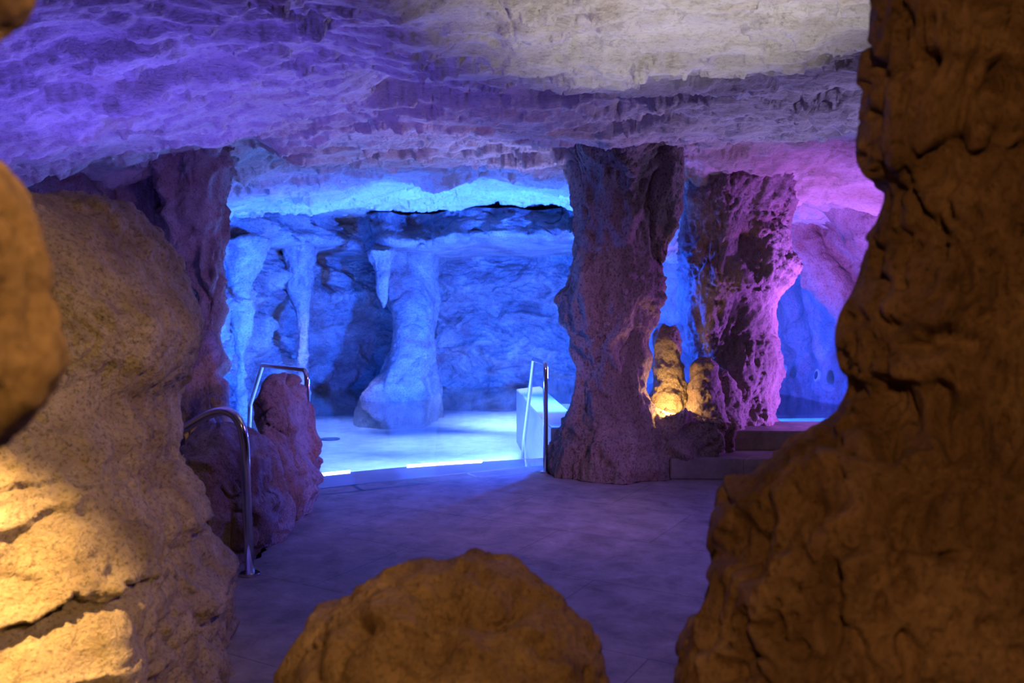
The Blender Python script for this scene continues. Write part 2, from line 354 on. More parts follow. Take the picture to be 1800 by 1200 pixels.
def rock(name, shapes, mat, voxel, disp, smooth=4, origin=None, extra=None, parent=None, bottom=None):
    V, Fc, off = [], [], 0
    for v, f in shapes:
        V.append(v); Fc += [tuple(i + off for i in q) for q in f]; off += len(v)
    V = np.concatenate(V)
    me = bpy.data.meshes.new('tmp'); me.from_pydata([tuple(map(float, v)) for v in V], [], Fc)
    bm = bmesh.new(); bm.from_mesh(me); bmesh.ops.recalc_face_normals(bm, faces=bm.faces); bm.to_mesh(me); bm.free()
    o = bpy.data.objects.new('tmp', me); C.objects.link(o)
    r = o.modifiers.new('r', 'REMESH'); r.mode = 'VOXEL'; r.voxel_size = voxel
    if smooth:
        s = o.modifiers.new('s', 'SMOOTH'); s.iterations = smooth; s.factor = 0.5
    dg = bpy.context.evaluated_depsgraph_get(); ev = o.evaluated_get(dg)
    m2 = bpy.data.meshes.new_from_object(ev, depsgraph=dg)
    n = len(m2.vertices); co = np.zeros(n * 3, np.float32); m2.vertices.foreach_get('co', co); co = co.reshape(-1, 3)
    nm = np.zeros(n * 3, np.float32); m2.vertices.foreach_get('normal', nm); nm = nm.reshape(-1, 3)
    d = rocky(co, **disp)
    if extra is not None: d = d + extra(co)
    co = co + nm * d[:, None]
    if bottom is not None: co[:, 2] = np.maximum(co[:, 2], bottom)
    if origin is None: origin = (float(co[:, 0].mean()), float(co[:, 1].mean()), float(co[:, 2].min()))
    m2.vertices.foreach_set('co', (co - np.array(origin, np.float32)).ravel())
    m2.polygons.foreach_set('use_smooth', np.ones(len(m2.polygons), bool)); m2.update(); m2.name = name
    m2.materials.clear(); m2.materials.append(mat)
    bpy.data.objects.remove(o); bpy.data.meshes.remove(me)
    ob = bpy.data.objects.new(name, m2); C.objects.link(ob); ob.location = origin
    if parent: ob.parent = parent; ob.location = Vector(origin) - Vector(parent.location)
    return ob
def dent(c, r, depth):
    """a hollow (positive depth) or boss (negative) around a point"""
    c = np.array(c, np.float32); r = np.array(r if hasattr(r, '__len__') else (r, r, r), np.float32)
    return lambda P: -depth * np.exp(-(((P - c) / r) ** 2).sum(1))
def groove(pts, wd, depth, ys=0.2):
    S = np.array((1, ys, 1), np.float32); pts = [np.array(p, np.float32) * S for p in pts]
    def f(P):
        P0 = P; P = P * S
        best = np.full(len(P), 1e9, np.float32)
        for a, b in zip(pts, pts[1:]):
            ab = b - a; t = np.clip(((P - a) @ ab) / (ab @ ab), 0, 1); best = np.minimum(best, ((P - a - t[:, None] * ab) ** 2).sum(1))
        jit = 1 + 0.6 * noise(P0 * 14, 77)
        return -depth * np.exp(-best / (wd * jit) ** 2)
    return f
def allof(*fs): return lambda P: sum(f(P) for f in fs)

# ------------------------------------------------------------------ the setting: ceiling
def ceil_height(x, y):
    n = len(x); P = np.stack([x, y, np.zeros(n)], 1).astype(np.float32)
    z = np.full(n, 2.83)
    z -= 0.10 * np.clip(-x - 0.9, 0, 9) ** 1.5 * sstep(12, 7, y) + 0.04 * np.clip(-x - 2.2, 0, 9) ** 1.5
    z -= 0.06 * np.clip(x - 2.5, 0, 9) ** 1.6
    jag = 0.16 * noise(P * (1.6, 1, 1), 3) + 0.09 * noise(P * (5, 3, 1), 4) + 0.04 * noise(P * (14, 8, 1), 5)
    # broken plates
    for sd, fx, fy, th, a in ((111, 0.55, 1.5, 0.02, 0.040), (121, 0.8, 2.1, 0.16, 0.035), (131, 1.3, 3.0, 0.10, 0.022), (141, 0.7, 1.2, -0.18, 0.035), (151, 2.2, 4.0, 0.22, 0.016)):
        n = noise(P * (fx, fy, 1), sd) + 0.35 * noise(P * (fx * 2.7, fy * 2.2, 1), sd + 1) + 0.10 * noise(P * (fx * 8, fy * 6, 1), sd + 2) + 0.04 * noise(P * (fx * 22, fy * 16, 1), sd + 3)
        z -= a * sstep(th - 0.012, th + 0.012, n) - 0.5 * a * sstep(th, th + 0.45, n)
        c = np.abs(noise(P * (fx * 1.3, fy, 1) + 40, sd + 5) + 0.2 * noise(P * (fx * 5, fy * 4, 1), sd + 6) + 0.07 * noise(P * (fx * 16, fy * 12, 1), sd + 7))
        z += 0.030 * np.exp(-(c / 0.012) ** 2) * sstep(0.02, 0.3, noise(P * (0.9, 0.9, 1), sd + 8))
    # long crevice across the middle
    px = 900 + x * F / np.maximum(y, 0.5)
    front = 5.05 + 0.12 * np.sin(x * 2.3) + 0.35 * sstep(0.15, 0.9, x) + jag * 1.0
    back = 5.84 + 0.06 * np.sin(x * 2.0 + 1) + jag * 0.35
    ends = sstep(-1.12, -0.75, x) * sstep(1.50, 1.42, x)
    z += 0.13 * sstep(front, front + 0.05, y) * sstep(back + 0.035, back, y) * ends
    # layered plates
    for k, (y0, a, sd) in enumerate([(4.15, 0.05, 31), (4.55, 0.045, 41), (6.35, 0.05, 51), (7.15, 0.07, 61), (8.6, 0.08, 71)]):
        j = 0.5 * noise(P * (0.7, 0.5, 1), sd) + 0.14 * noise(P * (3.5, 2, 1), sd + 1) + 0.05 * noise(P * (11, 7, 1), sd + 2)
        e = y0 + j; g = sstep(-0.15, 0.2, noise(P * (0.6, 0.3, 1), sd + 3) + 0.2)
        z -= a * g * (sstep(e, e + 0.05, y) * np.exp(-np.clip(y - e, 0, 9) / 0.8))
    # rising diagonal crack right of the crevice
    c0 = 5.0 + (x - 1.40) * 1.45 + jag * 0.5
    z += 0.05 * np.exp(-((y - c0) / 0.035) ** 2) * sstep(1.36, 1.42, x) * sstep(2.55, 2.4, x)
    # left lip with the hollow behind it
    lip = 6.15 - 0.05 * (x + 2) + jag
    z += 0.22 * sstep(lip, lip + 0.12, y) * sstep(-1.75, -2.3, x) * sstep(9, 7.5, y)
    # lintel over the steps and the tunnel
    lin = sstep(1.25, 1.75, x)
    z -= lin * (0.36 * sstep(6.95 + jag, 8.0 + jag, y) + 0.13 * np.clip(y - 8.0, 0, 3))
    for hx, hy in ((-3.0, 10.75), (-2.35, 11.0)):     # two small dark openings near the ledge
        z += 0.30 * sstep(1.0, 0.55, np.hypot((x - hx) / 0.13, (y - hy) / 0.30))
    # lip over the back ledge
    bl = 11.3 + 0.6 * noise(P * (0.5, 0, 1), 8) + jag
    z -= 0.10 * sstep(-1.2, -2.6, x) * sstep(8, 11, y)
    z += 0.03 * np.sin(x * 1.7 + 2.2) * sstep(8, 11, y) * sstep(1.5, 1.0, x) + 0.30 * sstep(bl, bl + 0.25, y) * sstep(1.8, 1.2, x)
    return z
def build_ceiling():
    nx, ny = 900, 860
    ys = 0.25 + 15.6 * (np.linspace(0, 1, ny) ** 1.5); ys = np.concatenate([[-1.6], ys])[:ny]
    u = np.linspace(-1, 1, nx); xs = 3.4 * u + 2.6 * u ** 3
    X, Yg = np.meshgrid(xs, ys, indexing='ij'); x = X.ravel(); y = Yg.ravel()
    z = ceil_height(x, y)
    P = np.stack([x, y, z], 1).astype(np.float32)
    d = rocky(P, s=1.1, stretch=(0.55, 1.1, 1.0), lump=0.05, mid=0.03, fine=0.012, crack=0.02, pit=0.006, seed=101)
    P[:, 2] -= d + (0.10 * fbm(P * (0.9, 1.1, 1), 3, 171)) * sstep(7.0, 8.5, y) * sstep(10.9, 10.0, y)
    tag(mesh_obj('ceiling', P, grid_faces(nx, ny, True), M['ceiling']), 'rugged artificial rock ceiling of the grotto with layered plates', 'ceiling', kind='structure')
build_ceiling()

def sweep_wall(name, plan, z0, z1, ns, nz, mat, inward, disp, side, label):
    plan = np.array(plan, float); ts = np.arange(len(plan)); t = np.linspace(0, len(plan) - 1, ns)
    X = spline(t, ts, plan[:, 0]); Yp = spline(t, ts, plan[:, 1])
    tx, ty = np.gradient(X), np.gradient(Yp); ln = np.hypot(tx, ty); nx_, ny_ = side * ty / ln, -side * tx / ln
    for _ in range(40):
        nx_[1:-1] = (nx_[:-2] + nx_[1:-1] + nx_[2:]) / 3; ny_[1:-1] = (ny_[:-2] + ny_[1:-1] + ny_[2:]) / 3
    z = np.linspace(z0, z1, nz)
    XX = np.repeat(X, nz); YY = np.repeat(Yp, nz); NX = np.repeat(nx_, nz); NY = np.repeat(ny_, nz); ZZ = np.tile(z, ns)
    P = np.stack([XX, YY, ZZ], 1).astype(np.float32)
    d = inward(P) + rocky(P, **disp)
    P[:, 0] += NX * d; P[:, 1] += NY * d
    return tag(mesh_obj(name, P, grid_faces(ns, nz, side > 0), mat), label, 'wall', kind='structure')
def back_inward(P):
    x, y, z = P[:, 0], P[:, 1], P[:, 2]
    s = sstep(-3.4, -2.0, x + 0.0 * y)
    zz = z + 0.10 * noise(P * (0.9, 0.9, 0.2), 5) - 0.05 * np.sin(x * 1.1 + 0.5)
    ledge = sstep(2.24, 2.36, zz) * (1 + 0.14 * np.exp(-((zz - 2.45) / 0.1) ** 2) - 0.28 * sstep(2.45, 2.85, zz) - 0.4 * sstep(2.93, 3.02, zz + 0.1 * np.abs(noise(P * (1.2, 1.2, 0), 19)))) * (2.1 + 0.6 * noise(P * (0.8, 0.8, 1), 6))
    mid = 0.22 * sstep(1.35, 1.6, zz - 0.1 * noise(P * 1.3, 9)) * sstep(2.3, 1.9, zz)
    hol = 0.25 * noise(P * (0.9, 0.9, 0.9), 12)
    ledge *= sstep(9.8, 12.0, y)
    return ledge * (0.35 + 0.65 * s) + mid + hol
sweep_wall('wall_back', [(-3.5, 7.5), (-3.62, 8.5), (-3.65, 10), (-3.7, 12), (-3.5, 13.9), (-2.7, 14.9), (-1.2, 15.1), (0.8, 15.1), (2.6, 14.6), (4.2, 13.0)],
           -0.6, 3.3, 760, 330, M['grotto'], back_inward, dict(s=1.3, stretch=(0.9, 0.9, 1.3), lump=0.18, mid=0.12, fine=0.042, crack=0.07, pit=0.0, seed=201), 1,
           'pale rock wall round the back of the blue pool with an overhanging ledge')
sweep_wall('wall_left', [(-3.3, 2.0), (-3.7, 4), (-3.9, 6), (-3.6, 7.4), (-2.9, 8.1)], -0.4, 3.0, 300, 200, M['violet'],
           lambda P: 0.25 * noise(P * 0.8, 14), dict(s=1.0, lump=0.16, mid=0.09, fine=0.02, crack=0.04, seed=221), 1, 'violet lit rock wall behind the large tan boulder')
sweep_wall('wall_right', [(4.4, 3.5), (4.2, 6), (3.95, 8), (3.75, 9.6), (3.45, 11.2), (2.6, 12.4), (1.6, 13.0)], -0.4, 3.1, 420, 220, M['violet'],
           lambda P: 0.9 * np.clip(P[:, 2] - 1.35, 0, 2) ** 1.6 * sstep(7.5, 8.5, P[:, 1]), dict(s=1.2, lump=0.12, mid=0.05, fine=0.012, crack=0.03, seed=241), -1, 'smooth arched rock wall of the blue tunnel on the right')

# ------------------------------------------------------------------ deck, pool, steps
EDGE = [(-3.9, 5.0), (-2.6, 5.95), (-1.53, 6.57), (-0.705, 7.05), (0.25, 7.55), (1.0, 7.95)]
LIP = [(-3.9, 5.7), (-2.6, 6.6), (-1.68, 7.17), (-0.77, 7.66), (0.27, 8.02), (1.0, 8.35)]
def smooth_line(pts, n=40):
    t = np.linspace(0, len(pts) - 1, n); ts = np.arange(len(pts)); return [(float(spline(t, ts, [p[0] for p in pts])[i]), float(spline(t, ts, [p[1] for p in pts])[i])) for i in range(n)]
edge, lip = smooth_line(EDGE), smooth_line(LIP)
tag(bm_obj('floor', prism([(-1.465, -1.6), (6.2, -1.6), (6.2, 7.95)] + edge[::-1] + [(-3.9, 4.38), (-1.465, 4.38)], -0.17, 0.0), M['floor']), 'large stone floor tiles of the pool deck', 'floor', kind='structure')
tag(bm_obj('floor_landing', prism([(-4.2, -1.6), (-1.467, -1.6), (-1.467, 4.378), (-4.2, 4.378)], -0.35, -0.165), M['floor']), 'lower stone landing beside the tan boulder', 'floor', kind='structure')
cp = bmesh.new()
ev = [cp.verts.new((x, y, -0.002)) for x, y in edge]; lv = [cp.verts.new((x, y, -0.012)) for x, y in lip]
el = [cp.verts.new((x, y, -0.17)) for x, y in edge]; ll = [cp.verts.new((x, y, -0.48)) for x, y in lip]
for i in range(len(edge) - 1):
    cp.faces.new((ev[i], ev[i + 1], lv[i + 1], lv[i])); cp.faces.new((lv[i], lv[i + 1], ll[i + 1], ll[i])); cp.faces.new((ll[i], ll[i + 1], el[i + 1], el[i])); cp.faces.new((el[i], el[i + 1], ev[i + 1], ev[i]))
bmesh.ops.recalc_face_normals(cp, faces=cp.faces)
M['coping'] = plain('wet_stone_coping', (0.42, 0.39, 0.36), 0.05)
tag(bm_obj('trim_1', cp, M['coping']), 'wet polished stone coping along the front of the pool', 'pool edge', kind='structure')
tag(bm_obj('floor_pool', prism([(-4.2, 5.2)] + lip + [(1.0, 15.4), (-4.2, 15.4)], -0.6, -0.42), M['pool']), 'pale tiled pool bottom under the clear water', 'pool floor', kind='structure')
wl = bmesh.new(); wl.faces.new([wl.verts.new((x, y, -0.010)) for x, y in [(-4.2, 5.3)] + lip + [(0.9, 15.3), (-4.2, 15.3)]])
wo = tag(bm_obj('pool_water', wl, M['water']), 'clear blue water filling the large pool', 'water', kind='structure')
jt = bmesh.new()                                   # dark joint of the border tiles along the pool
def ribbon(a, b, wd=0.03):
    a, b = Vector((*a, 0.0012)), Vector((*b, 0.0012)); n = (b - a).cross(Vector((0, 0, 1))).normalized() * wd / 2
    jt.faces.new([jt.verts.new(p) for p in (a - n, b - n, b + n, a + n)])
off = [(x + 0.11, y - 0.20) for x, y in edge]
for i in range(len(edge) - 1):
    ribbon(off[i], off[i + 1]); ribbon(edge[i], edge[i + 1])
    if i % 4 == 2: ribbon(off[i], edge[i])
bmesh.ops.recalc_face_normals(jt, faces=jt.faces)
tag(bm_obj('trim_3', jt, M['dark']), 'thin dark joints of the border tiles along the pool edge', 'tile joint', kind='structure')
# dividing wall between the pool and the raised pool
DIV = [(0.36, 7.85), (0.30, 8.43), (0.06, 11.56), (0.40, 12.0), (0.62, 9.0), (0.68, 7.9)]
tag(bm_obj('wall_divider', prism(DIV, -0.45, 0.30, 0.008), M['trim']), 'low pale wall between the pool and the raised pool', 'low wall', kind='structure')
tag(bm_obj('floor_raised', prism([(0.5, 7.9), (4.4, 7.9), (4.4, 13.5), (0.3, 13.5), (0.1, 11.8)], -0.4, -0.12), M['pool']), 'pale tiled bottom of the raised pool', 'pool floor', kind='structure')
w2 = bmesh.new(); w2.faces.new([w2.verts.new((x, y, 0.275)) for x, y in [(0.58, 8.0), (4.3, 8.0), (4.3, 13.2), (0.3, 13.2), (0.2, 12.0), (0.5, 11.0)]])
tag(bm_obj('raised_pool_water', w2, M['water']), 'blue water of the raised pool behind the pillars', 'water', kind='structure')
tag(bm_obj('trim_2', prism([(1.7, 8.85), (4.3, 9.05), (4.3, 9.4), (1.7, 9.1)], -0.12, 0.24, 0.01), M['trim']), 'pale submerged ledge added as the band of light across the raised pool', 'pool ledge', kind='structure')  # added ledge, its pale colour stands in for an underwater light band
tag(bm_obj('stone_step', prism([(1.30, 6.95), (6.2, 6.75), (6.2, 7.9), (1.30, 7.9)], 0.0, 0.17, 0.008), M['floor']), 'lower stone step up to the raised pool', 'step', kind='structure')
tag(bm_obj('stone_step', prism([(1.50, 7.38), (6.2, 7.2), (6.2, 8.0), (1.50, 8.0)], 0.17, 0.34, 0.008), M['floor']), 'upper stone step in front of the raised pool', 'step', kind='structure')

# ------------------------------------------------------------------ near rocks
def r_tan():
    rows = [(347, 15, 62), (356, -40, 120), (372, -90, 178), (388, -120, 232), (430, -170, 284), (480, -200, 319), (530, -220, 347), (580, -230, 360), (615, -235, 348), (645, -235, 316), (690, -235, 292),
            (760, -240, 290), (800, -240, 292), (850, -245, 322), (885, -250, 336), (960, -250, 330), (1000, -255, 320), (1060, -260, 314), (1090, -260, 330), (1120, -265, 352), (1150, -270, 368), (1200, -280, 374), (1320, -300, 392)]
    Y = 3.0
    def ledges(P):
        x, z = P[:, 0], P[:, 2]; d = np.zeros(len(P), np.float32)
        wob = 0.035 * noise(P * (6, 6, 6), 91) + 0.02 * noise(P * (15, 15, 15), 92) + 0.012 * noise(P * (34, 34, 34), 93)
        for (p0, p1, a, dec, xm) in (((0, 940), (350, 845), 0.055, 0.09, -1.20), ((0, 1075), (290, 985), 0.085, 0.13, -1.28), ((140, 830), (260, 790), 0.02, 0.05, -1.25)):
            A, B = at(*p0, 2.55), at(*p1, 2.55); zl = A.z + (x - A.x) * (B.z - A.z) / (B.x - A.x) + wob
            h = z - zl; d += a * np.where(h > 0, np.exp(-np.clip(h, 0, 9) / dec), np.exp(-(h / 0.012) ** 2)) * (0.75 + 0.9 * noise(P * 3, 94)) * sstep(-1.12, -1.38, x)
        d += 0.22 * sstep(0.60, 0.36, z) * sstep(-1.15, -1.4, x) + 0.06 * sstep(0.75, 0.35, z) * (0.4 + 1.2 * np.abs(noise(P * 4.5, 95))) + 0.05 * sstep(0.75, 0.45, z) * np.abs(noise(P * 11, 96))
        return d
    ex = allof(ledges, dent(at(176, 452, 2.6), (0.02, 0.2, 0.012), 0.05))
    o = rock('rock_boulder', [loft(rows, Y, -0.55, sq=0.8, side='right', ydrift=lambda z: 0.28 * float(sstep(0.55, 1.3, z)))], M['tan'], 0.011, dict(s=0.8, lump=0.032, mid=0.020, fine=0.010, crack=0.02, pit=0.008, seed=301), 6, extra=ex)
    tag(o, 'large tan boulder lit warm from the side in front of the steel handrail', 'rock')
r_tan()
def r_front():
    rows = [(984, 815, 885), (994, 765, 922), (1010, 702, 941), (1035, 640, 966), (1060, 600, 986), (1100, 552, 1014), (1157, 512, 1056), (1200, 490, 1068), (1300, 472, 1085), (1595, 455, 1105)]
    ex = allof(groove([at(775, 1056, 1.85), at(850, 1072, 1.84), at(915, 1060, 1.85)], 0.03, 0.06, 0.4), dent(at(952, 1048, 1.88), (0.04, 0.1, 0.025), 0.05),
               groove([at(772, 1060, 1.84), at(768, 1130, 1.79), at(720, 1190, 1.76)], 0.03, 0.05, 0.4), dent(at(625, 1095, 1.84), (0.03, 0.1, 0.025), 0.04), dent(at(560, 1130, 1.88), (0.03, 0.1, 0.03), 0.04))
    o = rock('rock_boulder', [loft(rows, 2.0, 0.85, sq=0.85)], M['ochre'], 0.009, dict(s=0.55, lump=0.006, mid=0.02, fine=0.006, crack=0.022, pit=0.016, seed=321), 6, extra=ex, bottom=0.0)
    tag(o, 'rounded ochre boulder standing low in the middle of the deck', 'rock')
r_front()
def r_right():
    rows = [(-640, 1440, 2000), (-300, 1490, 1960), (-80, 1506, 1950), (0, 1510, 1950), (100, 1502, 1950), (200, 1509, 1960), (270, 1512, 1960), (300, 1520, 1960), (335, 1551, 1965), (400, 1536, 1970), (500, 1507, 1980), (560, 1482, 1990), (620, 1478, 2000),
            (680, 1486, 2005), (720, 1466, 2010), (760, 1402, 2020), (820, 1330, 2030), (880, 1262, 2040), (950, 1240, 2050), (1010, 1234, 2060), (1080, 1215, 2070), (1150, 1197, 2080), (1200, 1192, 2080), (1350, 1180, 2090), (1720, 1150, 2100)]
    Y = 1.8
    pits = lambda P: -0.05 * sstep(0.16, 0.42, noise(P * (8, 3, 5.5), 601) + 0.25 * noise(P * (20, 8, 14), 602)) - 0.028 * sstep(0.2, 0.45, noise(P * (22, 8, 15), 603))
    ex = allof(pits, groove([at(1755, 690, 1.4), at(1772, 800, 1.4), at(1785, 900, 1.4), at(1760, 990, 1.4), at(1660, 960, 1.4)], 0.03, 0.06), dent(at(1670, 930, 1.4), (0.03, 0.2, 0.06), 0.06),
               groove([at(1630, 300, 1.45), at(1700, 250, 1.45), at(1780, 200, 1.45)], 0.02, 0.025), groove([at(1600, 330, 1.45), at(1605, 420, 1.45)], 0.015, 0.03),
               groove([at(1710, 420, 1.45), at(1720, 520, 1.45), at(1690, 640, 1.42)], 0.022, 0.05), groove([at(1490, 850, 1.5), at(1470, 890, 1.5), at(1430, 895, 1.5)], 0.02, 0.035),
               dent(at(1690, 620, 1.45), (0.08, 0.3, 0.03), 0.04), groove([at(1560, 480, 1.5), at(1530, 600, 1.5), at(1540, 720, 1.5)], 0.02, 0.02),
               groove([at(1600, 620, 1.5), at(1625, 690, 1.5), at(1615, 760, 1.5)], 0.018, 0.035), groove([at(1500, 740, 1.5), at(1440, 830, 1.5), at(1400, 960, 1.5)], 0.03, 0.022), groove([at(1560, 960, 1.45), at(1520, 975, 1.45), at(1440, 965, 1.45)], 0.012, 0.03),
               dent(at(1545, 805, 1.5), (0.05, 0.3, 0.012), 0.035), dent(at(1700, 50, 1.5), (0.03, 0.3, 0.02), 0.04), dent(at(1760, 70, 1.5), (0.02, 0.3, 0.02), 0.04), dent(at(1600, 345, 1.5), (0.008, 0.3, 0.022), 0.04),
               dent(at(1610, 500, 1.5), (0.012, 0.3, 0.01), 0.03), dent(at(1710, 700, 1.5), (0.03, 0.3, 0.03), 0.03), dent(at(1820, 560, 1.5), (0.02, 0.3, 0.08), 0.04))
    o = rock('rock_pillar', [loft(rows, Y, 0.75, sq=0.9, nr=220, side='left')], M['ochre'], 0.008, dict(s=0.5, stretch=(1, 1, 0.65), lump=0.014, mid=0.018, fine=0.005, crack=0.03, pit=0.045, seed=347), 6, extra=ex, bottom=0.0)
    tag(o, 'tall pitted brown rock pillar with a wide foot nearest the viewer', 'rock pillar')
r_right()
def r_edge():
    rows = [(-1900, -420, 80), (-600, -420, 95), (-200, -420, 85), (0, -420, 62), (25, -420, 46), (50, -420, 8), (85, -420, -22), (180, -420, -48), (260, -420, -18), (290, -420, 12), (330, -420, 50), (370, -420, 72), (420, -420, 92), (500, -420, 98), (560, -420, 100),
            (640, -420, 105), (690, -420, 82), (740, -420, 50), (775, -420, 6), (800, -420, -28), (1000, -420, -60), (1600, -420, -80), (3010, -430, -60)]
    o = rock('rock_pillar', [loft(rows, 0.95, 0.7, nr=400, sq=0.9, side='right')], M['ochre'], 0.008, dict(s=0.4, lump=0.012, mid=0.008, fine=0.003, crack=0.008, pit=0.006, seed=361), 3, bottom=-0.165)
    tag(o, 'blurred sunny brown rock bulging in from the edge before the tan boulder', 'rock pillar')
r_edge()

# ------------------------------------------------------------------ rocks on the deck
def r_mid():
    A = loft([(662, 478, 502), (672, 462, 515), (690, 452, 527), (720, 446, 537), (760, 440, 543), (800, 430, 549), (850, 420, 550), (890, 410, 545), (940, 400, 530), (1000, 400, 520)], 5.75, -0.42, sq=0.85)
    B = loft([(738, 372, 400), (750, 345, 425), (775, 325, 455), (810, 310, 480), (860, 308, 500), (910, 310, 505), (960, 318, 490), (1005, 325, 465), (1080, 325, 450)], 4.95, -0.42, sq=0.85)
    ex = allof(dent(at(445, 800, 4.75), (0.06, 0.3, 0.04), 0.06), groove([at(405, 880, 4.6), at(425, 830, 4.6), at(480, 860, 4.8), at(520, 830, 5.1)], 0.05, 0.05), dent(at(400, 860, 4.6), 0.05, 0.05), dent(at(520, 760, 5.3), 0.05, 0.05))
    o = rock('rock_boulder', [A, B], M['violet'], 0.012, dict(s=0.6, lump=0.045, mid=0.028, fine=0.006, crack=0.045, pit=0.008, seed=385), 10, extra=ex, bottom=0.0)
    tag(o, 'knobbly brown rock on the deck just behind the near handrail', 'rock')
    D = loft([(596, 345, 365), (640, 330, 378), (690, 318, 392), (730, 310, 398), (780, 300, 405), (880, 290, 410)], 6.4, 0.8)
    o = rock('rock_outcrop', [D], M['violet'], 0.016, dict(s=0.6, stretch=(1.3, 1, 0.6), lump=0.06, mid=0.05, fine=0.01, crack=0.03, seed=391), 4, bottom=0.0)
    tag(o, 'dark violet rock between the tan boulder and the pool', 'rock')
r_mid()
def r_center():
    rows = [(215, 940, 1225), (250, 965, 1212), (275, 980, 1180), (310, 995, 1160), (370, 1005, 1150), (430, 1007, 1150), (480, 995, 1158), (510, 980, 1166), (530, 975, 1168), (560, 985, 1160), (600, 1002, 1146), (640, 1010, 1136), (690, 1008, 1134),
            (730, 1000, 1150), (770, 984, 1185), (810, 970, 1200), (850, 966, 1205)]
    pl = loft(rows, 7.3, 0.8, sq=0.9)
    base = loft([(722, 1150, 1240), (745, 1120, 1300), (775, 1100, 1290), (800, 1090, 1265), (845, 1090, 1205)], 7.3, -0.28)
    ex = allof(groove([at(1131, 300, 6.9), at(1128, 370, 6.9), at(1140, 460, 6.95)], 0.03, 0.05), groove([at(1060, 520, 6.85), at(1020, 600, 6.9), at(1035, 680, 6.9)], 0.05, 0.04),
               dent(at(1210, 760, 7.0), (0.05, 0.3, 0.04), 0.05), groove([at(1040, 300, 6.9), at(1045, 420, 6.9), at(1060, 500, 6.9)], 0.05, 0.03))
    o = rock('rock_pillar', [pl, base], M['pillar'], 0.016, dict(s=0.7, stretch=(1.2, 1.2, 0.6), lump=0.05, mid=0.045, fine=0.018, crack=0.03, pit=0.010, seed=401), 5, extra=ex, bottom=0.0)
    tag(o, 'thick gnarled rock pillar beside the pool with a warm lit niche at its foot', 'rock pillar')
    lobe = loft([(238, 1140, 1208), (300, 1134, 1200), (380, 1134, 1192), (430, 1140, 1182), (458, 1150, 1172), (470, 1156, 1166)], 7.15, 0.8)
    h = rock('hanging_lobe', [lobe], M['pillar'], 0.014, dict(s=0.5, stretch=(1.2, 1.2, 0.6), lump=0.02, mid=0.025, fine=0.01, crack=0.0, seed=411), 3, parent=o)
r_center()
def r_second():
    rows = [(225, 1170, 1520), (260, 1180, 1480), (300, 1188, 1430), (340, 1193, 1402), (400, 1197, 1388), (440, 1198, 1392), (470, 1197, 1402), (495, 1195, 1400), (520, 1196, 1378), (560, 1198, 1366), (610, 1205, 1368), (640, 1215, 1374), (680, 1225, 1370), (720, 1232, 1370), (758, 1238, 1371)]
    o = rock('rock_pillar', [loft(rows, 7.95, 0.75, sq=0.9)], M['violet'], 0.017, dict(s=0.65, stretch=(1.2, 1.2, 0.7), lump=0.045, mid=0.024, fine=0.020, crack=0.02, pit=0.010, seed=427), 4,
             extra=allof(dent(at(1290, 610, 7.4), (0.22, 0.4, 0.14), 0.10), dent(at(1300, 430, 7.4), (0.2, 0.4, 0.2), 0.08), groove([at(1225, 430, 7.5), at(1235, 560, 7.5), at(1240, 680, 7.5)], 0.05, 0.05)), bottom=0.33)
    tag(o, 'rough rock pillar lit pink beside the raised pool and the steps', 'rock pillar')
    for nm, rows, Y, sd, lab in (
        ('rock_stalagmite', [(570, 1162, 1185), (580, 1152, 1194), (605, 1147, 1198), (630, 1150, 1199), (645, 1145, 1203), (665, 1150, 1204), (690, 1142, 1208), (735, 1135, 1212), (790, 1130, 1215)], 7.55, 431, 'tall warm lit stalagmite standing in the niche between the two pillars'),
        ('rock_stalagmite', [(629, 1230, 1250), (640, 1218, 1262), (670, 1212, 1268), (710, 1206, 1276), (745, 1200, 1285), (800, 1195, 1290)], 7.40, 441, 'shorter stalagmite with a glowing side right of the tall one'),
        ('rock_stalagmite', [(648, 1258, 1276), (665, 1250, 1290), (690, 1248, 1302), (720, 1246, 1308), (770, 1242, 1315)], 7.55, 451, 'lowest knobbly stalagmite against the pink lit pillar')):
        o = rock(nm, [loft(rows, Y, 0.9)], M['tan'] if sd == 431 else M['violet'], 0.011, dict(s=0.3, lump=0.012, mid=0.012, fine=0.006, crack=0.01, pit=0.003, seed=sd), 3, bottom=0.17)
        tag(o, lab, 'stalagmite')
r_second()
